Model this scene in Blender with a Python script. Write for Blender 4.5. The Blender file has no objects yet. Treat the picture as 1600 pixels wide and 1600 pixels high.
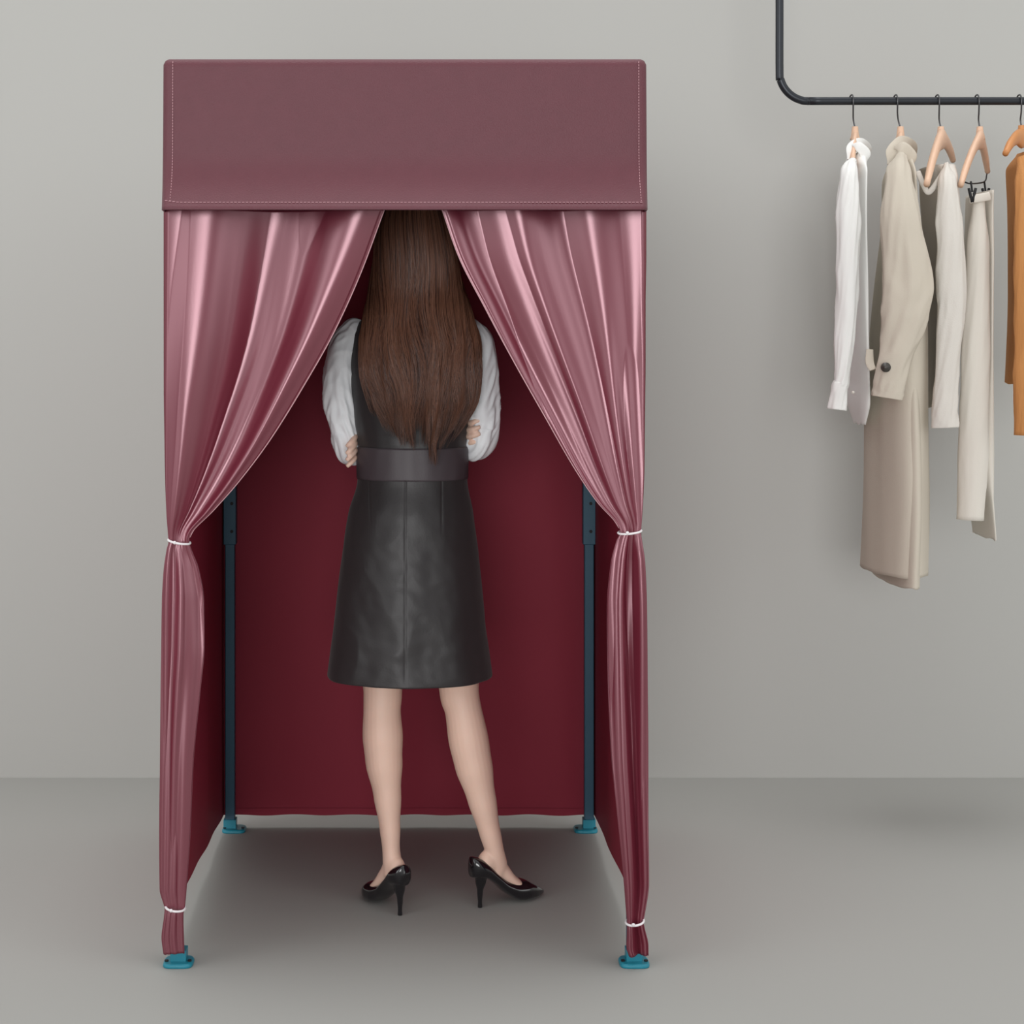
import bpy, math, random
from mathutils import Vector, noise, Matrix
random.seed(4)
F=2647.0; CX=659.0; CY=521.0; H=1.427
def W(px,py,Y): return Vector(((px-CX)*Y/F, Y, H-(py-CY)*Y/F))
def C(r,g,b):
    f=lambda c:(c/255/12.92 if c/255<=0.04045 else ((c/255+0.055)/1.055)**2.4)
    return (f(r),f(g),f(b),1)
def N(x,y,z=0.0): return noise.noise(Vector((x,y,z)))
# ---------- materials
def mat(name,col,rough=0.6,metal=0.0,bump=0.0,bscale=200,var=0.0,vscale=3,sheen=0,aniso=0,spec=0.5,sss=0,stretch=None,coat=0):
    m=bpy.data.materials.new(name); m.use_nodes=True
    nt=m.node_tree; b=nt.nodes['Principled BSDF']
    b.inputs['Base Color'].default_value=col; b.inputs['Roughness'].default_value=rough
    b.inputs['Metallic'].default_value=metal; b.inputs['Specular IOR Level'].default_value=spec
    if sheen: b.inputs['Sheen Weight'].default_value=sheen
    if coat: b.inputs['Coat Weight'].default_value=coat
    if sss:
        b.inputs['Subsurface Weight'].default_value=sss
        b.inputs['Subsurface Radius'].default_value=(0.02,0.008,0.005); b.inputs['Subsurface Scale'].default_value=0.5
    tc=nt.nodes.new('ShaderNodeTexCoord'); mp=nt.nodes.new('ShaderNodeMapping')
    nt.links.new(tc.outputs['Object'],mp.inputs['Vector'])
    if stretch: mp.inputs['Scale'].default_value=stretch
    if var:
        n=nt.nodes.new('ShaderNodeTexNoise'); n.inputs['Scale'].default_value=vscale; n.inputs['Detail'].default_value=5
        nt.links.new(mp.outputs[0],n.inputs['Vector'])
        mx=nt.nodes.new('ShaderNodeMix'); mx.data_type='RGBA'
        mx.inputs['A'].default_value=tuple(c*(1-var) for c in col[:3])+(1,)
        mx.inputs['B'].default_value=tuple(min(1,c*(1+var)) for c in col[:3])+(1,)
        nt.links.new(n.outputs['Fac'],mx.inputs['Factor']); nt.links.new(mx.outputs['Result'],b.inputs['Base Color'])
    if bump:
        n=nt.nodes.new('ShaderNodeTexNoise'); n.inputs['Scale'].default_value=bscale; n.inputs['Detail'].default_value=4
        nt.links.new(mp.outputs[0],n.inputs['Vector'])
        bp=nt.nodes.new('ShaderNodeBump'); bp.inputs['Strength'].default_value=bump; bp.inputs['Distance'].default_value=0.002
        nt.links.new(n.outputs['Fac'],bp.inputs['Height']); nt.links.new(bp.outputs[0],b.inputs['Normal'])
    return m
def satin(name,dcol,gcol,fac,rough):
    m=bpy.data.materials.new(name); m.use_nodes=True; nt=m.node_tree
    nt.nodes.remove(nt.nodes['Principled BSDF']); out=nt.nodes['Material Output']
    d=nt.nodes.new('ShaderNodeBsdfDiffuse'); d.inputs['Color'].default_value=dcol
    g=nt.nodes.new('ShaderNodeBsdfGlossy'); g.inputs['Color'].default_value=gcol; g.inputs['Roughness'].default_value=rough
    mx=nt.nodes.new('ShaderNodeMixShader'); mx.inputs[0].default_value=fac
    tc=nt.nodes.new('ShaderNodeTexCoord'); n=nt.nodes.new('ShaderNodeTexNoise'); n.inputs['Scale'].default_value=500
    bp=nt.nodes.new('ShaderNodeBump'); bp.inputs['Strength'].default_value=0.04; bp.inputs['Distance'].default_value=0.002
    nt.links.new(tc.outputs['Object'],n.inputs['Vector']); nt.links.new(n.outputs['Fac'],bp.inputs['Height'])
    nt.links.new(bp.outputs[0],d.inputs['Normal']); nt.links.new(bp.outputs[0],g.inputs['Normal'])
    nt.links.new(d.outputs[0],mx.inputs[1]); nt.links.new(g.outputs[0],mx.inputs[2]); nt.links.new(mx.outputs[0],out.inputs['Surface'])
    return m
M={}
M['wall']=mat('wall_paint',C(184,184,180),0.9,bump=0.05,bscale=60,var=0.015,vscale=1,spec=0.2)
M['floor']=mat('floor_vinyl',C(167,167,163),0.8,bump=0.03,bscale=80,var=0.015,vscale=1,spec=0.2)
M['satin']=satin('satin_curtain',C(108,33,50),(0.64,0.42,0.46,1),0.26,0.33)
M['canopy']=mat('canopy_cloth',C(96,43,54),0.5,bump=0.5,bscale=350,var=0.08,vscale=30,sheen=0.08)
M['panel']=mat('panel_cloth',C(144,44,62),0.6,bump=0.1,bscale=300,var=0.05,spec=0.2)
M['stitch']=mat('stitch_thread',C(205,160,166),0.8)
M['pole']=mat('pole_steel_teal',C(50,92,114),0.4,metal=0.1,var=0.05)
M['foot']=mat('foot_plastic_teal',C(30,130,150),0.35)
M['dark']=mat('dark_parts_hole_shade',C(15,18,22),0.6)
M['tie']=mat('white_tie',C(235,230,232),0.45)
M['skin']=mat('skin',C(240,203,184),0.5,bump=0.05,bscale=300,var=0.05,vscale=12,sss=0.12)
M['dress']=mat('black_satin_dress',C(47,44,45),0.45,bump=0.12,bscale=220,sheen=0.1,var=0.1,vscale=10,spec=0.45)
M['band']=mat('black_waistband',C(72,64,68),0.48,bump=0.1,bscale=220,spec=0.45)
M['blouse']=mat('white_blouse',C(243,244,247),0.6,bump=0.1,bscale=120,sss=0.0)
M['hair']=mat('brown_hair',C(72,44,34),0.38,var=0.35,vscale=60,stretch=(1,1,0.03),spec=0.5)
M['hair2']=mat('brown_hair_light',C(124,84,66),0.34)
M['shoe']=mat('black_patent',C(22,20,24),0.12,coat=0.6)
M['lip']=mat('lip',C(180,90,85),0.4); M['eye']=mat('eye_white',C(235,235,232),0.2); M['iris']=mat('iris',C(70,45,30),0.2)
M['pipe']=mat('black_pipe',C(48,51,56),0.35,metal=0.5)
M['wood']=mat('hanger_wood',C(228,190,162),0.45,var=0.08,vscale=8,stretch=(6,6,1))
M['wood2']=mat('hanger_wood_orange',C(205,140,85),0.45,var=0.08,vscale=8)
M['hook']=mat('hook_metal',C(90,90,92),0.3,metal=0.9)
M['shirt']=mat('white_shirt_cloth',C(238,238,235),0.8,bump=0.1,bscale=150)
M['coat']=mat('beige_coat_cloth',C(202,193,178),0.85,bump=0.3,bscale=300,var=0.04)
M['knit']=mat('grey_knit',C(216,211,203),0.9,bump=0.4,bscale=260)
M['trou']=mat('cream_trouser_cloth',C(220,214,204),0.85,bump=0.2,bscale=240)
M['orange']=mat('orange_knit',C(196,136,80),0.9,bump=0.8,bscale=60,stretch=(6,6,0.4))
M['button']=mat('coat_button',C(70,66,62),0.3)
# ---------- geometry
def empty(name,loc=(0,0,0)):
    e=bpy.data.objects.new(name,None); e.empty_display_size=0.1; bpy.context.collection.objects.link(e); return e
def mobj(name,vf,m,parent=None,smooth=True):
    v,f=vf
    me=bpy.data.meshes.new(name); me.from_pydata([tuple(a) for a in v],[],f); me.validate(); me.update()
    if smooth:
        for p in me.polygons: p.use_smooth=True
    o=bpy.data.objects.new(name,me); bpy.context.collection.objects.link(o)
    me.materials.append(m)
    if parent: o.parent=parent
    return o
def recalc(o):
    import bmesh
    bm=bmesh.new(); bm.from_mesh(o.data); bmesh.ops.recalc_face_normals(bm,faces=bm.faces[:]); bm.to_mesh(o.data); bm.free()
def solid(o,t,off=0):
    md=o.modifiers.new('thick','SOLIDIFY'); md.thickness=t; md.offset=off; return o
def join(*parts):
    V=[];Fc=[]
    for v,f in parts:
        n=len(V); V+=list(v); Fc+=[tuple(i+n for i in q) for q in f]
    return V,Fc
def grid(fn,nu,nv,close=False,cap=False):
    V=[];Fc=[]
    cols=nu if close else nu+1
    for j in range(nv+1):
        for i in range(cols): V.append(fn(i/nu,j/nv))
    for j in range(nv):
        for i in range(nu):
            a=j*cols+i; b=j*cols+(i+1)%cols
            Fc.append((a,b,b+cols,a+cols))
    if close and cap:
        Fc.append(tuple(range(cols))[::-1]); Fc.append(tuple(nv*cols+i for i in range(cols)))
    return V,Fc
def spline(keys):
    ts=[k[0] for k in keys]; vs=[k[1:] for k in keys]; n=len(keys); d=len(vs[0])
    sl=[[ (vs[i+1][c]-vs[i][c])/(ts[i+1]-ts[i]) for c in range(d)] for i in range(n-1)]
    tg=[]
    for i in range(n):
        if i==0: tg.append(sl[0])
        elif i==n-1: tg.append(sl[-1])
        else:
            r=[]
            for c in range(d):
                a,b=sl[i-1][c],sl[i][c]
                r.append(0 if a*b<=0 else 2*a*b/(a+b))
            tg.append(r)
    def f(t):
        t=max(ts[0],min(ts[-1],t)); i=0
        while i<n-2 and t>ts[i+1]: i+=1
        h=ts[i+1]-ts[i]; s=(t-ts[i])/h
        a=2*s**3-3*s*s+1; b=s**3-2*s*s+s; c2=-2*s**3+3*s*s; e=s**3-s*s
        return [a*vs[i][c]+b*h*tg[i][c]+c2*vs[i+1][c]+e*h*tg[i+1][c] for c in range(d)]
    return f
def tube(pts,radii,seg=14,sub=6,flat=None,up=None,disp=None,closed=False):
    P=[Vector(p) for p in pts]; R=[(r,r) if not isinstance(r,tuple) else r for r in radii]
    n=len(P); pts2=[];r2=[]
    for i in range(n-1 if not closed else n):
        p0=P[(i-1)%n] if (i>0 or closed) else P[0]*2-P[1]
        p1=P[i]; p2=P[(i+1)%n]; p3=P[(i+2)%n] if (i+2<n or closed) else p2*2-p1
        for k in range(sub):
            t=k/sub
            pts2.append(0.5*((2*p1)+(p2-p0)*t+(2*p0-5*p1+4*p2-p3)*t*t+(-p0+3*p1-3*p2+p3)*t**3))
            s=t*t*(3-2*t)
            r2.append((R[i][0]*(1-s)+R[(i+1)%n][0]*s,R[i][1]*(1-s)+R[(i+1)%n][1]*s))
    if not closed: pts2.append(P[-1]); r2.append(R[-1])
    V=[];Fc=[]; m=len(pts2)
    ref=Vector(up) if up else None
    prev=None
    for i in range(m):
        if closed: T=(pts2[(i+1)%m]-pts2[i-1]).normalized()
        else: T=(pts2[min(i+1,m-1)]-pts2[max(i-1,0)]).normalized()
        if ref is not None: A=(ref-T*ref.dot(T)).normalized()
        else:
            if prev is None:
                q=Vector((1,0,0)) if abs(T.x)<0.8 else Vector((0,0,1))
            else: q=prev
            A=(q-T*q.dot(T)).normalized(); prev=A
        B=T.cross(A)
        for k in range(seg):
            th=2*math.pi*k/seg
            ra,rb=r2[i]
            f=1+(disp(k/seg,i/(m-1)) if disp else 0)
            V.append(pts2[i]+(A*math.cos(th)*ra+B*math.sin(th)*rb)*f)
    rings=m if closed else m-1
    for i in range(rings):
        for k in range(seg):
            a=i*seg+k;b=i*seg+(k+1)%seg; c=((i+1)%m)*seg+(k+1)%seg; d=((i+1)%m)*seg+k
            Fc.append((a,b,c,d))
    if not closed:
        Fc.append(tuple(range(seg))[::-1]); Fc.append(tuple((m-1)*seg+k for k in range(seg)))
    return V,Fc
def ellipsoid(c,r,nu=20,nv=12,rot=None):
    c=Vector(c)
    V=[];Fc=[]
    for j in range(1,nv):
        ph=math.pi*j/nv
        for i in range(nu):
            th=2*math.pi*i/nu
            p=Vector((r[0]*math.sin(ph)*math.cos(th),r[1]*math.sin(ph)*math.sin(th),r[2]*math.cos(ph)))
            if rot: p=rot@p
            V.append(c+p)
    p=Vector((0,0,r[2])); q=Vector((0,0,-r[2]))
    if rot: p=rot@p;q=rot@q
    V.append(c+p);V.append(c+q); t=len(V)-2;b=len(V)-1
    for j in range(nv-2):
        for i in range(nu):
            a=j*nu+i;d=j*nu+(i+1)%nu
            Fc.append((a,a+nu,d+nu,d))
    for i in range(nu):
        Fc.append((t,i,(i+1)%nu)); Fc.append((b,(nv-2)*nu+(i+1)%nu,(nv-2)*nu+i))
    return V,Fc
def box(a,b):
    x0,y0,z0=a;x1,y1,z1=b
    V=[(x0,y0,z0),(x1,y0,z0),(x1,y1,z0),(x0,y1,z0),(x0,y0,z1),(x1,y0,z1),(x1,y1,z1),(x0,y1,z1)]
    return V,[(3,2,1,0),(4,5,6,7),(0,1,5,4),(1,2,6,5),(2,3,7,6),(3,0,4,7)]
def cyl(c,axis,r,h,seg=20):
    c=Vector(c);ax=Vector(axis).normalized()
    return tube([c-ax*h/2,c+ax*h/2],[r,r],seg=seg,sub=1)
def bevel(o,w,s=2):
    md=o.modifiers.new('bev','BEVEL'); md.width=w; md.segments=s; md.limit_method='ANGLE'; return o

# ---------- room
WY=5.443
o=mobj('floor',box((-7,-4,-0.05),(9,WY,0)),M['floor'],smooth=False)
o=mobj('wall_back',box((-7,WY,-0.05),(9,WY+0.12,4.0)),M['wall'],smooth=False)

# ---------- booth
booth=empty('fitting_booth')
XL,XR=-0.5776,0.502; YF,YB=3.775,4.92
ZT=2.039; ZB=1.4272+193*3.735/F
def flare(z):  # outward kick shaped so the lower valance catches overhead light
    t=max(0,min(1,(ZT-z)/(ZT-ZB)))
    return -0.004*t-0.055*max(0,(t-0.6)/0.4)**2
def rrect(off,z,seg=6,nx=40,fl=True,r=0.014):
    pts=[]; x0,x1,y0,y1=XL-off,XR+off,YF-off,YB+off
    r=max(0.003,r+off)
    def arc(cx,cy,a0):
        for k in range(seg+1):
            a=a0+math.pi/2*k/seg; pts.append([cx+r*math.cos(a),cy+r*math.sin(a)])
    def line(p,q,n):
        for k in range(1,n): pts.append([p[0]+(q[0]-p[0])*k/n,p[1]+(q[1]-p[1])*k/n])
    arc(x0+r,y0+r,math.pi); line((x0+r,y0),(x1-r,y0),nx)
    arc(x1-r,y0+r,1.5*math.pi); line((x1,y0+r),(x1,y1-r),nx)
    arc(x1-r,y1-r,0); line((x1-r,y1),(x0+r,y1),nx)
    arc(x0+r,y1-r,math.pi/2); line((x0,y1-r),(x0,y0+r),nx)
    out=[]
    for x,y in pts:
        w=max(0,min(1,1-(y-YF)/0.05))
        yy=y+(flare(z)*w)+0.0015*N(x*6,z*8,3)*w
        side=0.002*max(0,(ZT-z)/(ZT-ZB))+flare(z)*w*0.11
        xx=x+(side if x>0 else -side)*(abs(x-(XL+XR)/2)/0.54)
        out.append(Vector((xx,yy,z)))
    return out
loops=[rrect(-0.2,ZT+0.001,r=0.21),rrect(-0.012,ZT+0.001),rrect(-0.0045,ZT-0.003),rrect(0,ZT-0.012)]
n=40
for k in range(1,n+1): loops.append(rrect(0,ZT-0.012-(ZT-0.012-ZB)*k/n))
L=len(loops[0]); V=[p for l in loops for p in l]; Fc=[]
for j in range(len(loops)-1):
    for i in range(L): Fc.append((j*L+i,j*L+(i+1)%L,(j+1)*L+(i+1)%L,(j+1)*L+i))
Fc.append(tuple(range(L)))
o=mobj('canopy',(V,Fc),M['canopy'],booth); recalc(o); solid(o,0.003,-1)
# stitches
st=[]
def fy(z): return YF+flare(z)-0.0012
xl=W(270,0,YF).x; xr=W(998,0,YF).x; zs=ZB+0.016
z=ZT-0.006
while z>zs:
    for x in (xl,xr): st.append(box((x-0.0006,fy(z)-0.0006,z-0.004),(x+0.0006,fy(z)+0.0022,z)))
    z-=0.0065
x=XL+0.012
while x<XR-0.014:
    d=0.006*max(0,1-(x-XL)/0.04)
    st.append(box((x,fy(zs+d)-0.0008,zs+d-0.0006),(x+0.0055,fy(zs)+0.0022,zs+d+0.0006))); x+=0.0085
mobj('stitching',join(*st),M['stitch'],booth,smooth=False)
# frame
PF,PB=3.84,4.868; PXL,PXR=-0.550,0.480
poles=[];inner=[];feet=[];hole_discs=[];bolts=[]
for px_,py_ in ((PXL-.005,PF),(PXR-.002,PF),(PXL,PB),(PXR,PB)):
    hw=0.016 if py_==PF else 0.018
    poles.append(box((px_-hw,py_-hw,0.822),(px_+hw,py_+hw,1.99)))
    inner.append(box((px_-0.0135,py_-0.0135,0.012),(px_+0.0135,py_+0.0135,0.83)))
    for zz in (0.86,0.94):
        hole_discs.append(cyl((px_+(0.004 if px_>0 else 0.006),py_-0.0185,zz),(0,1,0),0.0045,0.003))  # dark discs paint the shade of drilled openings onto the solid pole
poles+= [box((PXL,PF-0.012,1.965),(PXR,PF+0.012,1.99)),box((PXL,PB-0.012,1.965),(PXR,PB+0.012,1.99)),
 box((PXL-0.012,PF,1.965),(PXL+0.012,PB,1.99)),box((PXR-0.012,PF,1.965),(PXR+0.012,PB,1.99))]
bevel(mobj('upper_frame',join(*poles),M['pole'],booth,False),0.002)
bevel(mobj('leg_tubes',join(*inner),M['pole'],booth,False),0.002)
mobj('hole_shade_discs',join(*hole_discs),M['dark'],booth,False)
for sx,py_,dx in ((PXL,PF,0),(PXR,PF,0),(PXL,PB,0.012),(PXR,PB,-0.01)):
    c=sx+dx
    def pl(u,v,c=c,py_=py_):
        a=2*math.pi*u; ca,sa=math.cos(a),math.sin(a)
        e=0.5
        k=[0.97,1,1,0.9][min(3,int(round(v*3)))]; z=[0,0.002,0.006,0.010][min(3,int(round(v*3)))]
        return Vector((c+0.034*k*math.copysign(abs(ca)**e,ca),py_-0.006+0.032*k*math.copysign(abs(sa)**e,sa),z))
    feet.append(grid(pl,32,3,close=True,cap=True))
    feet.append(box((sx-0.018,py_-0.018,0.008),(sx+0.018,py_+0.018,0.034)))
    for bx in (-0.026,0.026): bolts.append(cyl((c+bx,py_-0.016,0.011),(0,0,1),0.0045,0.004))
bevel(mobj('feet_plates',join(*feet),M['foot'],booth,False),0.002)
mobj('foot_bolts',join(*bolts),M['dark'],booth,False)
# panels
def back(u,v):
    x=-0.577+(0.503+0.577)*u; z=1.99+(0.037-1.99)*v
    return Vector((x,4.893+0.006*N(u*6,v*1.2,1)+0.004*N(u*14,v*2,9)*v,z+0.0015*math.sin(u*40)*(v>0.99)))
mobj('back_panel',grid(back,80,80),M['panel'],booth); 
def backhem(u,v):
    p=back(u,0.99+0.01*v); return Vector((p.x,p.y-0.004,p.z))
mobj('back_hem',grid(backhem,80,2),M['panel'],booth)
for nm,x0,sg in (('side_panel_a',-0.571,1),('side_panel_b',0.4965,-1)):
    def side(u,v,x0=x0,sg=sg):
        y=3.84+(4.90-3.84)*u; zb=0.107+(0.037-0.107)*u
        z=1.99+(zb-1.99)*v
        return Vector((x0+0.004*N(u*5,v*2,x0)*min(1,v*3),y,z))
    mobj(nm,grid(side,60,60),M['panel'],booth)
# curtains
YC=3.797
def curtain(name,keys,seed,outer_left,n1,n2):
    y0=keys[0][0]; y1=keys[-1][0]
    tie=[k[0] for k in keys if k[-1]==1][0]
    kf=spline([k[:-1] for k in keys])
    def rid(x): return 1-2.6*abs(x)
    def fn(u,v):
        py=y0+(y1-y0)*v
        xl,xr,amp=kf(py)
        if outer_left: xl-=2
        else: xr+=2
        px=(xl+(xr-xl)*u) if outer_left else (xr-(xr-xl)*u)
        wid=(xr-xl)
        s=1/(1+math.exp(-(py-tie)/12))
        vv=(py-y0)/400
        uu=u+0.05*N(u*2+seed,vv*1.3,seed)
        g=min(1,max(0,(py-y0)/(tie-y0))); g=g if py<tie else 1
        a=1.4*N(uu*n1+seed*3,vv*0.35,seed)+0.36*rid(N(uu*n1*1.25+seed*5,vv*0.45,seed+4))*(0.5+0.5*g)+(0.06+0.26*g)*N(uu*n2+seed,vv*0.7,seed+6)
        b=1.1*N(uu*3.4+seed*7,vv*0.45,seed+8)+0.35*rid(N(uu*4.5+seed,vv*0.7,seed+2))
        f=a*(1-s)+b*s
        lat=0.12*wid*N(u*4+seed,vv*1.1,seed+11)*math.sin(math.pi*u)
        p=W(px+lat*0.3,py,YC)
        edge=max(0,1-u/0.03)
        y=p.y+amp*f*min(1,0.25+u*6)+0.016*edge**2
        if u>0.985: y+=0.004
        return Vector((p.x,y,p.z))
    o=mobj(name,grid(fn,230,300),M['satin'],booth); solid(o,0.0012)
    def hem(k):
        pts=[]
        for i in range(40):
            py=y0+(tie-6-y0)*i/39; q=fn(1.0,(py-y0)/(y1-y0)); pts.append(q+Vector((0,-0.001,0)))
        return pts
    hp_=hem(0); mobj(name+'_hem',tube(hp_,[0.0014]*len(hp_),seg=6,sub=2),M['stitch'],booth)
lk=[(326,257,601,.05,0),(430,257,562,.052,0),(520,257,521,.05,0),(600,257,476,.045,0),(690,258,420,.036,0),(755,259,371,.027,0),(800,261,331,.019,0),(835,264,298,.011,0),(846,265,295,.009,1),
(858,262,298,.011,0),(890,257,309,.018,0),(940,254,317,.022,0),(1010,253,318,.022,0),(1080,252,312,.02,0),(1200,251,301,.018,0),(1300,250,297,.017,0),(1390,251,291,.014,0),(1412,257,289,.010,0),(1420,259,288,.009,0),(1432,258,286,.012,0),(1465,254,287,.014,0),(1490,257,288,.014,0)]
rk=[(326,690,1009,.05,0),(400,716,1009,.052,0),(480,757,1008,.05,0),(560,800,1008,.045,0),(650,851,1007,.036,0),(740,903,1006,.027,0),(785,934,1004,.019,0),(822,966,1001,.011,0),(831,969,1000,.009,1),
(845,964,1002,.011,0),(880,955,1007,.018,0),(950,949,1010,.022,0),(1060,950,1011,.022,0),(1180,955,1012,.02,0),(1260,963,1012,.018,0),(1380,975,1013,.015,0),(1430,979,1006,.010,0),(1440,980,1004,.009,0),(1452,980,1006,.012,0),(1480,979,1012,.014,0),(1494,983,1012,.014,0)]
curtain('curtain_drape_a',lk,2.3,True,3.1,10)
curtain('curtain_drape_b',rk,7.7,False,3.1,10)
ties=[]
for (px,py,w,tilt) in ((280,846,17,3),(274,1418,15,2),(984,831,18,-2),(992,1440,14,-2)):
    pts=[]
    for k in range(16):
        a=2*math.pi*k/16
        p=W(px+w*math.cos(a),py+tilt*math.cos(a),YC); pts.append(Vector((p.x,YC+0.001+0.021*math.sin(a),p.z+0.002*math.sin(a))))
    ties.append(tube(pts,[0.0026]*16,seg=8,sub=3,closed=True))
    p=W(px-w*0.3,py,YC); ties.append(ellipsoid((p.x,YC-0.021,p.z),(0.004,0.003,0.004),10,6))
mobj('curtain_ties',join(*ties),M['tie'],booth)

# ---------- woman
woman=empty('woman')
X0,Y0=-0.0256,4.24; S=Y0/F
def B(px,py,dy=0.0):
    return Vector(((px-CX)*S,Y0+dy,H-(py-CY)*S))
dk=[(488,596,692,.045,-.0),(497,575,712,.055,0),(506,556,731,.065,0),(522,545,741,.078,0),(560,543,742,.095,0),(600,545,740,.105,0),(650,552,735,.10,0),(690,559,729,.095,0),(747,560,729,.10,0),(800,546,738,.12,0),(900,531,750,.14,0),(980,521,758,.155,0),(1052,511,768,.165,0)]
df=spline(dk)
def dress(u,v,sc=1.0,y0=488,y1=1055):
    py=y0+(y1-y0)*v
    xl,xr,d,_=df(py)
    th=2*math.pi*u
    cx=(xl+xr)/2; hw=(xr-xl)/2*S*sc; 
    sk=max(0,(py-760)/290)
    c,s=math.cos(th),math.sin(th)
    w=1+sk*(0.045*N(c*2.2,s*2.2,py/300)+0.02*math.sin(th*7+1))+0.012*N(c*4,s*4,py/40)
    w=1+(w-1)*(0.35+0.65*abs(s))
    x=(cx-CX)*S+hw*c*w; y=Y0+d*sc*s*w*(1 if s<0 else 1.05)
    z=H-(py-CY)*S
    if py>755: y+=(0.0026*(abs(N(x*9+z*5,z*7-x*8,2))*2-0.4)+0.0014*N(x*30+z*22,z*26-x*18,4))*min(1,(py-755)/100)
    if py<695: y+=0.002*N(x*12,z*38,6)
    if s<0 and py>745:
        for sx,ye,dd in ((634,1055,.0016),(581+(800-py)*-0.05,815,.0014),(689,830,.0014)):
            if py<ye:
                dxx=abs(x-((sx-CX)*S))
                if dxx<0.004: y+=dd*(1-dxx/0.004)*min(1,(ye-py)/25)
    return Vector((x,y,z))
o=mobj('dress',grid(lambda u,v:dress(u,v),420,260,close=True),M['dress'],woman); solid(o,0.002,-1); 
def bandf(u,v):
    py=697+50*v; k=1.018+0.008*math.sin(math.pi*v)**0.5+0.004*N(u*30,v*3,2)
    p=dress(u,(py-488)/(1055-488)); 
    return Vector((X0+(p.x-X0)*k,Y0+(p.y-Y0)*k*1.02,p.z))
o=mobj('waistband',grid(bandf,160,16,close=True),M['band'],woman); solid(o,0.003,0)
# body
parts=[]
def torso(u,v):
    py=480+(960-480)*v; xl,xr,d,_=df(max(py,488)); th=2*math.pi*u
    hw=(xr-xl)/2*S*0.93; hw=min(hw,0.165)
    if py<488: hw*=0.8
    return Vector((((xl+xr)/2-CX)*S+hw*math.cos(th),Y0+min(d,0.12)*0.9*math.sin(th),H-(py-CY)*S))
parts.append(grid(torso,40,50,close=True,cap=True))
hz=1.655; hx=X0+0.001; hy=Y0+0.015
parts.append(tube([(hx,Y0-0.01,1.42),(hx,Y0,1.50),(hx,Y0+0.01,1.60)],[0.06,0.05,0.052],seg=20))
parts.append(ellipsoid((hx,hy-0.008,hz+0.02),(0.073,0.092,0.095),28,18))
parts.append(ellipsoid((hx,hy+0.035,hz-0.045),(0.052,0.058,0.068),24,14))
parts.append(ellipsoid((hx,hy+0.068,hz-0.098),(0.022,0.02,0.018),14,8))
parts.append(tube([(hx,hy+0.083,hz+0.012),(hx,hy+0.096,hz-0.012),(hx,hy+0.108,hz-0.032),(hx,hy+0.094,hz-0.038)],[0.007,0.008,0.012,0.009],seg=10))
parts.append(ellipsoid((hx,hy+0.088,hz-0.064),(0.022,0.010,0.0065),14,8))
parts.append(ellipsoid((hx,hy+0.087,hz-0.073),(0.019,0.010,0.006),14,8))
for s in (-1,1):
    parts.append(ellipsoid((hx+s*0.03,hy+0.074,hz+0.022),(0.02,0.012,0.006),12,8))
    parts.append(ellipsoid((hx+s*0.04,hy+0.06,hz-0.03),(0.018,0.018,0.018),12,8))
    parts.append(ellipsoid((hx+s*0.074,hy-0.004,hz-0.012),(0.007,0.017,0.03),12,8))
# legs
def limb(keys,seg=24):
    return tube([W(k[0],k[1],k[2]) for k in keys],[(k[3],k[4]) for k in keys],seg=seg,sub=5,up=(1,0,0))
parts.append(limb([(600,860,4.25,.085,.09),(598,950,4.25,.070,.075),(598,1040,4.25,.054,.058),(598,1085,4.24,.0485,.05),(597,1110,4.235,.047,.05),(598,1150,4.225,.0505,.056),(600,1190,4.22,.0465,.052),(605,1240,4.21,.035,.040),(609,1290,4.20,.0262,.031),(611,1325,4.195,.0222,.028),(613,1350,4.19,.024,.032),(613,1368,4.185,.022,.028)]))
parts.append(limb([(690,860,4.25,.085,.09),(698,950,4.25,.070,.075),(714,1040,4.25,.054,.058),(718,1085,4.25,.0495,.05),(724,1110,4.245,.0465,.05),(732,1155,4.24,.0505,.056),(740,1195,4.235,.0475,.052),(752,1245,4.23,.0365,.04),(764,1295,4.23,.0275,.031),(773,1330,4.23,.0235,.027),(776,1352,4.235,.027,.026),(772,1366,4.235,.024,.024)]))
shoes=[]
def shoe(hx_,hy_,dx,dy):
    d=Vector((dx,dy,0)).normalized(); n=Vector((-d.y,d.x,0)); o0=Vector((hx_,hy_,0))-d*0.026
    f=spline([(0,.014,.080,.130),(.012,.024,.078,.128),(.035,.0285,.074,.117),(.065,.0275,.055,.088),(.10,.031,.024,.060),(.13,.036,.006,.053),(.15,.0365,.003,.052),(.175,.029,.003,.040),(.20,.015,.004,.024),(.215,.004,.006,.014)])
    def fn(u,v):
        s=0.215*v; w,zb,zt=f(s); a=2*math.pi*u
        c,si=math.cos(a),math.sin(a)
        x=w*math.copysign(abs(c)**0.75,c); hz_=(zt-zb)/2; zz=(zt+zb)/2+hz_*(math.copysign(abs(si)**(0.55 if si<0 else 0.9),si))
        return o0+d*s+n*x+Vector((0,0,zz))
    shoes.append(grid(fn,32,50,close=True,cap=True))
    q=lambda s,z:o0+d*s+Vector((0,0,z))
    shoes.append(tube([q(.03,.088),q(.028,.066),q(.026,.04),q(.026,.015),q(.026,0.001)],[(.024,.024),(.014,.015),(.0075,.008),(.0055,.006),(.006,.0065)],seg=16))
    parts.append(tube([q(.03,.10),q(.055,.112),q(.085,.085),(q(.115,.055)),q(.15,.03),q(.175,.02)],[(.022,.018),(.024,.030),(.024,.022),(.028,.016),(.030,.012),(.018,.006)],seg=18,up=tuple(n)))
shoe(W(625,0,4.155).x,4.155,-0.5,0.866)
shoe(W(750,0,4.211).x,4.211,0.86,0.5)
mobj('pump_shoes',join(*shoes),M['shoe'],woman)
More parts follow.
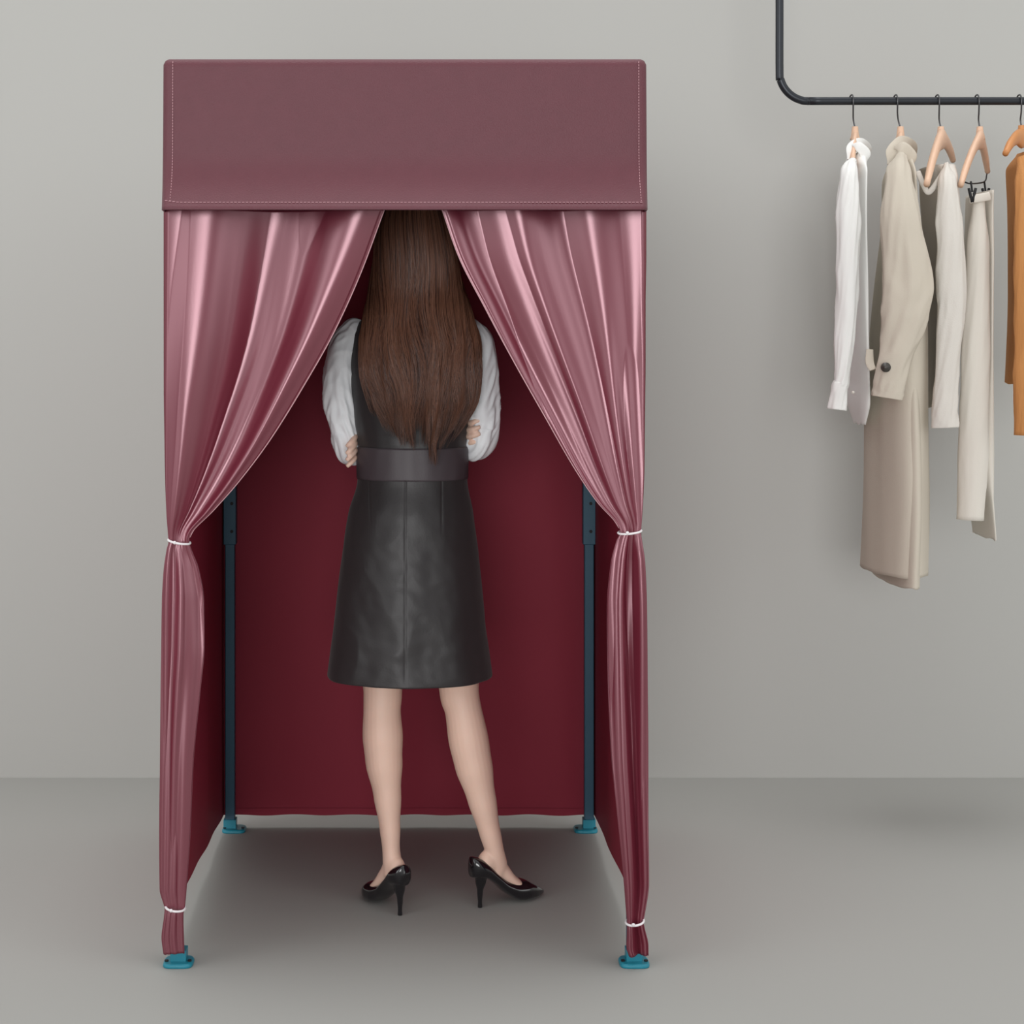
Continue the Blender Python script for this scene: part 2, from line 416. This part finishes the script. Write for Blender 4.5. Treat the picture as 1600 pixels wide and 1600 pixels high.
# arms + hands
SLP={-1:[B(572,512,0),B(556,518,0),B(541,543,-.002),B(533,585,-.004),B(532,630,-.006),B(538,670,-.002),B(547,705,.012),Vector((X0-0.10,Y0+0.10,1.135)),Vector((X0-0.03,Y0+0.165,1.135)),Vector((X0+0.09,Y0+0.16,1.15))],
 1:[B(714,512,0),B(731,518,0),B(747,543,-.002),B(750,590,-.004),B(752,632,-.006),B(754,665,-.002),B(745,697,.010),Vector((X0+0.10,Y0+0.12,1.16)),Vector((X0+0.03,Y0+0.175,1.185)),Vector((X0-0.09,Y0+0.165,1.18))]}
for s in (-1,1):
    cx=X0
    parts.append(tube(SLP[s]+[Vector((cx-s*0.125,Y0+0.12,1.165))],[.014,.024,.026,.026,.025,.022,.022,.024,.022,.02,.019],seg=16))
    q=-s
    zc=1.427-((695 if q<0 else 676)-521)*S
    parts.append(tube([Vector((cx+q*0.120,Y0+0.125,1.165)),Vector((cx+q*0.136,Y0+0.085,zc)),Vector((cx+q*0.142,Y0+0.03,zc))],[(.018,.022),(.013,.036),(.012,.036)],seg=18,up=(1,0,0)))
    for i in range(4):
        z=zc+0.026-0.0168*i; ln=[0.92,1.03,1.0,0.8][i]
        if q>0: ln*=0.95
        b=Vector((cx+q*0.141,Y0+0.035,z))
        if q<0: ch=[b,b+Vector((q*-0.001,-0.040*ln,-0.002)),b+Vector((q*0.001,-0.070*ln,-0.008)),b+Vector((q*0.010,-0.088*ln,-0.018)),b+Vector((q*0.020,-0.090*ln,-0.028))]
        else: ch=[b,b+Vector((-0.001,-0.038*ln,0)),b+Vector((0.002,-0.066*ln,0)),b+Vector((0.014,-0.084*ln,0.003)),b+Vector((0.030,-0.086*ln,0.008))]
        parts.append(tube(ch,[.0080,.0078,.0075,.0070,.0055],seg=10,sub=3))
    parts.append(tube([Vector((cx+q*0.128,Y0+0.115,zc+0.022)),Vector((cx+q*0.14,Y0+0.10,zc+0.05)),Vector((cx+q*0.152,Y0+0.075,zc+0.068)),Vector((cx+q*0.165,Y0+0.055,zc+0.075))],[.012,.011,.0095,.007],seg=10,sub=3))
o=mobj('body',join(*parts),M['skin'],woman); recalc(o)
md=o.modifiers.new('rm','REMESH'); md.mode='VOXEL'; md.voxel_size=0.0032; md.use_smooth_shade=True
md=o.modifiers.new('sm','SMOOTH'); md.factor=0.5; md.iterations=2
eyes=[];ir=[]
for s in (-1,1):
    eyes.append(ellipsoid((hx+s*0.03,hy+0.075,hz+0.006),(0.012,0.012,0.007)))
    ir.append(ellipsoid((hx+s*0.03,hy+0.0855,hz+0.006),(0.0045,0.003,0.0045)))
mobj('eyes',join(*eyes),M['eye'],woman); mobj('irises',join(*ir),M['iris'],woman)
mobj('lips',join(ellipsoid((hx,hy+0.0905,hz-0.065),(0.021,0.009,0.005)),ellipsoid((hx,hy+0.089,hz-0.073),(0.018,0.009,0.005))),M['lip'],woman)
# sleeves
sl=[]
def wr(seed):
    def d(u,t):
        c,s=math.cos(2*math.pi*u),math.sin(2*math.pi*u)
        r=1-abs(N(c*1.0+seed,s*1.0,t*7+seed+c*1.8))*2.8
        r2=1-abs(N(c*1.6+seed,s*1.6+4,t*16+seed-s*2.5))*2.8
        k=0.35+0.8*t
        return 0.06*N(c*1.5,s*1.5+seed,t*5)+k*(0.12*(r-0.5)+0.08*(r2-0.5))
    return d
def sleeve(pts,rad,seed): sl.append(tube(pts,rad,seg=72,sub=24,disp=wr(seed)))
sleeve(SLP[-1],[.018,.036,.043,.045,.043,.036,.034,.036,.032,.024],1.3)
sleeve(SLP[1],[.018,.036,.043,.046,.047,.043,.038,.036,.032,.024],5.1)
sl.append(tube([(hx,Y0-0.008,1.475),(hx,Y0-0.003,1.52)],[(.062,.062),(.054,.054)],seg=32,sub=4))
mobj('blouse',join(*sl),M['blouse'],woman)
# hair
hk=[(294,2,645,-.03,.01,150),(297,16,645,-.06,.035,150),(304,30,645,-.08,.06,150),(315,41,645,-.09,.085,150),(330,50,645,-.098,.10,148),(360,59,646,-.106,.11,140),(400,66,649,-.110,.112,130),(450,73,651,-.110,.10,115),(500,84,654,-.122,.06,95),(540,91,657,-.137,.055,88),(580,90,658,-.146,.05,85),(620,83,659,-.148,.045,85),(650,70,657,-.143,.04,85),(690,46,655,-.137,.03,85)]
hf=spline(hk)
def hp(a,py,off=0.0):
    hw,cx,yb,d,A=hf(py)
    hw=hw*S+off; th=math.radians(A)*a
    mx=1.0 if A>=90 else math.sin(math.radians(A))
    d2=d+off
    return Vector(((cx-CX)*S+hw*math.sin(th)/mx,Y0+yb-off+d2-d2*math.cos(th),H-(py-CY)*S))
def clump(a,py):
    g=max(0,min(1,(py-380)/200))
    return 0.008*g*(1-2.5*abs(N(a*6+0.8*N(a*3,py/140,2),py/260,5)))+0.003*N(a*16,py/200,9)
def shell(u,v):
    a=-1+2*u; py=294+(600-294)*v
    return hp(a*0.95,py,-0.014+0.6*clump(a,py))
o=mobj('hair_base',grid(shell,160,90),M['hair'],woman); solid(o,0.004)
def strands(n,r,off0,off1,m,name,amax=0.99,wisp=0.0):
    V=[];Fc=[]
    for i in range(n):
        a0=random.uniform(-amax,amax); off=random.uniform(off0,off1); sd=random.random()*100
        nc=17; ca=(math.floor((a0+1)/2*nc)+0.5)/nc*2-1; ca+=0.05*N(ca*9,4.4)
        rnd=N(ca*11,8.8)
        y1=684-60*abs(a0)**2.4+70*rnd+random.uniform(-38,4)
        if random.random()<0.18: y1-=random.uniform(20,90)
        ystart=random.uniform(294,300) if random.random()<0.8 else random.uniform(300,420)
        fly=random.gauss(0,1)*wisp
        K=34
        for k in range(K+1):
            t=k/K; py=ystart+(y1-ystart)*t
            conv=max(0,(t-0.6)/0.4)**1.5*0.6
            wave=0.05*math.sin(py/28+ca*5+1.5*N(ca*5,1.1))*max(0,min(1,(py-430)/120))
            a=a0+(ca-a0)*conv+0.03*N(sd,t*3.0)*t+0.10*t*N(a0*4,t*2.6,7)+fly*t*t+wave
            a=max(-1.05,min(1.05,a))
            p=hp(a,py,off*(0.4+0.6*t)+clump(a,py)-0.002)
            rr=r*(1-0.8*max(0,(t-0.6)/0.4))
            for q in range(3):
                th=sd+q*2.094
                V.append(p+Vector((math.cos(th)*rr,math.sin(th)*rr,0)))
        b=i*(K+1)*3
        for k in range(K):
            for q in range(3):
                x=b+k*3+q;y=b+k*3+(q+1)%3
                Fc.append((x,y,y+3,x+3))
    mobj(name,(V,Fc),m,woman)
strands(4400,0.0011,-0.006,0.002,M['hair'],'hair_strands',wisp=0.04)
strands(1400,0.0007,-0.001,0.004,M['hair2'],'hair_strands_light',wisp=0.06)

# ---------- clothes rail and garments
RY=4.95
rail=empty('hanging_clothes_rail')
xl=W(1218,0,RY).x; zr=W(0,158,RY).z; xr=2.45; zt=2.75
def railpts():
    p=[(xl,WY,zt),(xl,RY+0.09,zt),(xl,RY+0.03,zt-0.01),(xl,RY+0.005,zt-0.03),(xl,RY,zt-0.08),(xl,RY,zr+0.3),(xl,RY,zr+0.085)]
    for k in range(1,6):
        a=math.pi/2*k/6; p.append((xl+0.085*(1-math.cos(a)),RY,zr+0.085*(1-math.sin(a))))
    p+=[(xl+0.085,RY,zr),(xl+0.2,RY,zr)]
    q=[(xl+xr-a,b,c) for a,b,c in p[::-1]]
    return p+q
pp=railpts()
mobj('rail_pipe',tube(pp,[0.0118]*len(pp),seg=18,sub=5),M['pipe'],rail)
mobj('wall_flanges',join(cyl((xl,WY-0.005,zt),(0,1,0),0.035,0.01),cyl((xr,WY-0.005,zt),(0,1,0),0.035,0.01)),M['pipe'],rail)
def hanger(root,rx,nx,ny,near,far,m,Yn=RY-0.14,Yf=RY+0.14,r=(.008,.017)):
    top=W(rx,158,RY); nk=W(nx,ny,RY); x=top.x
    hp_=[Vector((x-0.004,RY+0.017,zr-0.004)),Vector((x-0.004,RY+0.016,zr+0.006)),Vector((x-0.002,RY+0.008,zr+0.0165)),Vector((x,RY-0.004,zr+0.0175)),Vector((x,RY-0.015,zr+0.008)),Vector((x,RY-0.0165,zr-0.008)),Vector((x+0.002,RY-0.008,zr-0.035)),Vector(((x+nk.x)/2,RY,zr-0.055)),Vector((nk.x,RY,nk.z+0.0))]
    mobj('hook',tube(hp_,[0.0024]*len(hp_),seg=8,sub=4),M['hook'],root)
    a=W(near[0],near[1],Yn); b=W(far[0],far[1],Yf)
    base=nk-Vector((0,0,0.040))
    up=Vector((0,0,0.020))
    pts=[a,a.lerp(base,0.3)+up*0.8,a.lerp(base,0.68)+up,base+Vector((0,0,0.006)),b.lerp(base,0.68)+up,b.lerp(base,0.3)+up*0.8,b]
    mobj('hanger_bar',join(tube(pts,[(r[0]*.8,r[1]*0.5),(r[0],r[1]*.9),(r[0]*1.1,r[1]*1.1),(r[0]*1.3,r[1]*1.5),(r[0]*1.1,r[1]*1.1),(r[0],r[1]*.9),(r[0]*.8,r[1]*0.5)],seg=16,sub=6,up=(1,0,0)),tube([nk+Vector((0,0,0.004)),nk-Vector((0,0,0.018)),nk-Vector((0,0,0.034))],[(.009,.009),(.011,.011),(.015,.015)],seg=14,sub=3)),m,root)
def gbody(name,root,keys,m,seed,wr=0.1,nf=5):
    f=spline(keys); y0,y1=keys[0][0],keys[-1][0]
    def fn(u,v):
        py=y0+(y1-y0)*v; xl_,xr_,L_=f(py); cxp=(xl_+xr_)/2; w=(xr_-xl_)/2*RY/F; s=(cxp-CX)/F
        a=math.sqrt(max(w*w-(L_*s)**2,(0.3*w)**2)); th=2*math.pi*u; c,si=math.cos(th),math.sin(th)
        amt=min(1,v*2.5)
        k=1+wr*amt*(math.sin(th*nf+seed+1.2*N(v*2,seed))*0.6+N(c*2+seed,si*2,v*3))
        p=W(cxp,py,RY)
        zz=p.z+(0.006*N(c*2,si*2,seed) if v>0.99 else 0)
        return Vector((p.x+a*c*k,RY+L_*si*(1+(k-1)*0.3),zz))
    o=mobj(name,grid(fn,96,100,close=True),m,root); solid(o,0.002); return o
def gsleeve(name,root,keys,m,seed,wr_=0.08,up=(1,0,0)):
    pts=[W(k[0],k[1],RY+k[2]) for k in keys]; rd=[(k[3],k[4]) for k in keys]
    def d(u,t):
        c,s=math.cos(2*math.pi*u),math.sin(2*math.pi*u)
        r=1-abs(N(c*1.2+seed,s*1.2,t*7+c*1.8))*2.6
        return wr_*(N(c*1.6+seed,s*1.6,t*5)+0.6*N(c*3,s*3+seed,t*12)+0.9*(r-0.5))
    mobj(name,tube(pts,rd,seg=48,sub=16,up=up,disp=d),m,root)
# 1 white shirt
g=empty('white_shirt')
hanger(g,1331,1336,200,(1330,272),(1345,268),M['wood'],Yn=RY-.11,Yf=RY+.11)
gbody('shirt_body',g,[(240,1328,1352,.05),(252,1320,1354,.09),(275,1314,1352,.15),(340,1310,1351,.16),(450,1312,1353,.16),(560,1316,1356,.15),(625,1322,1359,.12),(662,1334,1352,.06)],M['shirt'],1.0,0.10)
gsleeve('sleeve_near',g,[(1332,254,-.12,.012,.02),(1326,275,-.155,.026,.028),(1325,340,-.17,.034,.026),(1324,440,-.17,.033,.024),(1320,520,-.17,.028,.022),(1316,590,-.17,.022,.02),(1312,606,-.17,.023,.02),(1308,640,-.17,.027,.018)],M['shirt'],2,0.10)
gsleeve('sleeve_far',g,[(1336,256,.13,.012,.02),(1340,300,.18,.026,.024),(1340,440,.18,.026,.022),(1340,600,.18,.018,.02),(1340,640,.18,.018,.018)],M['shirt'],5)
gsleeve('collar_stand',g,[(1326,250,-.075,.003,.006),(1332,232,-.06,.004,.018),(1344,226,-.03,.004,.020),(1353,233,.01,.004,.020),(1355,243,.04,.003,.012)],M['shirt'],3,0.02,up=(0,1,0))
gsleeve('collar_wing',g,[(1332,226,-.065,.003,.004),(1342,229,-.075,.003,.014),(1352,240,-.075,.003,.016),(1353,254,-.07,.002,.003)],M['shirt'],3,0.02,up=(0,1,0))
mobj('button',cyl(W(1333,613,RY-0.19),(0,1,0),0.004,0.003,12),M['trou'],g)
# 2 coat
g=empty('beige_trench_coat')
hanger(g,1400,1407,200,(1400,272),(1415,268),M['wood'],Yn=RY-.11,Yf=RY+.11)
gbody('coat_body',g,[(236,1396,1424,.05),(250,1388,1426,.10),(280,1380,1428,.17),(350,1376,1436,.18),(450,1366,1444,.18),(540,1358,1448,.18),(620,1353,1449,.18),(760,1349,1449,.19),(890,1345,1448,.19)],M['coat'],3.0,0.07,4)
gbody('coat_front_panel',g,[(560,1368,1432,.16),(620,1366,1436,.185),(760,1364,1440,.20),(905,1361,1436,.205)],M['coat'],8.0,0.05,3)
gsleeve('sleeve_near',g,[(1408,246,-.11,.016,.02),(1404,276,-.18,.036,.035),(1408,350,-.215,.057,.04),(1417,440,-.22,.068,.042),(1413,490,-.22,.064,.04),(1400,550,-.22,.050,.036),(1390,598,-.22,.045,.032),(1386,622,-.22,.043,.030)],M['coat'],4,0.09)
gsleeve('sleeve_far',g,[(1405,256,.13,.015,.02),(1405,300,.18,.03,.03),(1405,450,.19,.04,.03),(1400,620,.19,.036,.03)],M['coat'],7)
gsleeve('collar_stand',g,[(1390,258,-.10,.003,.008),(1396,238,-.085,.005,.022),(1410,226,-.045,.006,.026),(1423,230,.01,.005,.022),(1427,246,.05,.004,.012)],M['coat'],3,0.03,up=(0,1,0))
gsleeve('collar_wing',g,[(1398,230,-.10,.003,.006),(1410,232,-.115,.004,.020),(1422,244,-.11,.004,.020),(1424,262,-.105,.003,.004)],M['coat'],6,0.03,up=(0,1,0))
gsleeve('cuff_strap',g,[(1359,546,-.19,.003,.010),(1359,566,-.20,.003,.012),(1364,578,-.21,.003,.010)],M['coat'],3,0.02,up=(0,1,0))
mobj('button',join(cyl(W(1384,574,RY-0.256),(0,1,0),0.0135,0.006,20),cyl(W(1384,574,RY-0.260),(0,1,0),0.008,0.003,20)),M['button'],g)
# 3 knit
g=empty('grey_knit_sweater')
hanger(g,1465,1470,200,(1448,288),(1489,250),M['wood'],Yn=RY-0.2,r=(.011,.022))
gbody('sweater_body',g,[(262,1436,1492,.11),(285,1436,1496,.15),(350,1440,1500,.15),(450,1448,1500,.15),(560,1452,1492,.15),(638,1450,1488,.14)],M['knit'],6.0,0.08)
gsleeve('sleeve_near',g,[(1478,262,-.11,.010,.02),(1480,290,-.17,.026,.028),(1484,360,-.19,.038,.026),(1486,440,-.19,.042,.026),(1486,500,-.19,.038,.024),(1480,580,-.19,.033,.022),(1476,640,-.19,.036,.022),(1477,668,-.19,.038,.022)],M['knit'],9)
gsleeve('neck_trim',g,[(1434,268,-.12,.004,.008),(1444,292,-.14,.005,.008),(1452,300,-.15,.005,.008),(1466,282,-.14,.005,.008),(1478,262,-.11,.004,.008)],M['knit'],2,0.02,up=(0,1,0))
# 4 trousers
g=empty('cream_trousers')
hanger(g,1527,1531,200,(1501,290),(1543,268),M['wood'],Yn=RY-0.16,r=(.010,.020))
cl=[]
cl.append(tube([W(1506,284,RY-.15),W(1517,287,RY-.11),W(1538,284,RY+.02),W(1542,272,RY+.12)],[.0022]*4,seg=8,sub=4))
for (px,dy) in ((1517,-.12),(1538,.02)):
    t=W(px,300,RY+dy)
    cl.append(tube([t+Vector((-.010,-.012,.010)),t+Vector((0,-.012,-.03))],[.004,.005],seg=8,sub=2))
    cl.append(tube([t+Vector((.010,-.012,.010)),t+Vector((0,-.012,-.03))],[.004,.005],seg=8,sub=2))
    cl.append(tube([t+Vector((0,0,.030)),t+Vector((0,-.012,0))],[.003,.003],seg=8,sub=2))
mobj('clips',join(*cl),M['dark'],g)
gbody('trouser_waist',g,[(302,1514,1547,.12),(320,1512,1548,.12),(420,1508,1549,.13),(560,1503,1551,.13),(700,1500,1553,.12),(838,1526,1550,.10)],M['trou'],2.0,0.06,4)
gsleeve('trouser_leg_near',g,[(1529,308,-.10,.016,.02),(1528,400,-.12,.032,.03),(1524,560,-.13,.040,.032),(1521,700,-.13,.043,.032),(1516,812,-.13,.038,.032)],M['trou'],1,0.04)
gsleeve('waistband',g,[(1515,311,-.130,.003,.012),(1532,309,-.135,.003,.012),(1547,306,-.13,.003,.012)],M['trou'],2,0.0,up=(0,1,0))
# 5 orange knit
g=empty('orange_knit_cardigan')
hanger(g,1593,1596,198,(1571,240),(1612,250),M['wood2'],Yn=RY-0.12,r=(.011,.020))
gbody('cardigan_body',g,[(238,1590,1612,.06),(262,1571,1640,.15),(320,1573,1650,.17),(450,1574,1655,.17),(560,1570,1655,.17),(600,1568,1655,.17)],M['orange'],5.0,0.06)
gsleeve('sleeve_near',g,[(1596,250,-.12,.015,.02),(1606,300,-.19,.035,.03),(1606,420,-.20,.04,.03),(1604,560,-.20,.036,.028),(1602,680,-.20,.030,.026)],M['orange'],6)

# ---------- light
w=bpy.data.worlds.new('studio_world'); bpy.context.scene.world=w; w.use_nodes=True
nt=w.node_tree; bg=nt.nodes['Background']; tc=nt.nodes.new('ShaderNodeTexCoord')
def lobe(d,pw,st):
    v=nt.nodes.new('ShaderNodeVectorMath'); v.operation='DOT_PRODUCT'; nt.links.new(tc.outputs['Generated'],v.inputs[0]); v.inputs[1].default_value=Vector(d).normalized()
    m=nt.nodes.new('ShaderNodeMath'); m.operation='MAXIMUM'; nt.links.new(v.outputs['Value'],m.inputs[0]); m.inputs[1].default_value=0
    p=nt.nodes.new('ShaderNodeMath'); p.operation='POWER'; nt.links.new(m.outputs[0],p.inputs[0]); p.inputs[1].default_value=pw
    q=nt.nodes.new('ShaderNodeMath'); q.operation='MULTIPLY'; nt.links.new(p.outputs[0],q.inputs[0]); q.inputs[1].default_value=st
    return q.outputs[0]
def add(a,b):
    m=nt.nodes.new('ShaderNodeMath'); m.operation='ADD'; nt.links.new(a,m.inputs[0])
    if isinstance(b,float): m.inputs[1].default_value=b
    else: nt.links.new(b,m.inputs[1])
    return m.outputs[0]
s=add(lobe((-0.9,-0.6,0.2),26,2.4),lobe((0.95,-0.55,0.25),26,2.1))  # side glows added to the world to put streaks on the satin
s=add(s,lobe((0,0,1),2,0.75)); s=add(s,0.46)
nt.links.new(s,bg.inputs['Strength']); bg.inputs['Color'].default_value=(1,1,1,1)
def sunl(name,e,ang,d,loc):
    sun=bpy.data.lights.new(name,'SUN'); sun.energy=e; sun.angle=math.radians(ang)
    so=bpy.data.objects.new(name,sun); so.rotation_euler=Vector(d).to_track_quat('-Z','Y').to_euler(); so.location=loc; bpy.context.collection.objects.link(so)
sunl('ceiling_key',0.72,22,(0,0.02,-1),(0,3,5))
sunl('front_fill',1.15,26,(0.10,1,-0.03),(-0.3,-3,1.6))  # added frontal fill to brighten the booth interior and the figure
# ---------- camera
cd=bpy.data.cameras.new('camera'); cd.sensor_width=36; cd.lens=36*F/1600; cd.shift_x=(800-CX)/1600; cd.shift_y=(CY-800)/1600
co=bpy.data.objects.new('camera',cd); co.location=(0,0,H); co.rotation_euler=(math.pi/2,0,0); bpy.context.collection.objects.link(co)
sc=bpy.context.scene; sc.camera=co
sc.view_settings.view_transform='Standard'; sc.view_settings.look='None'
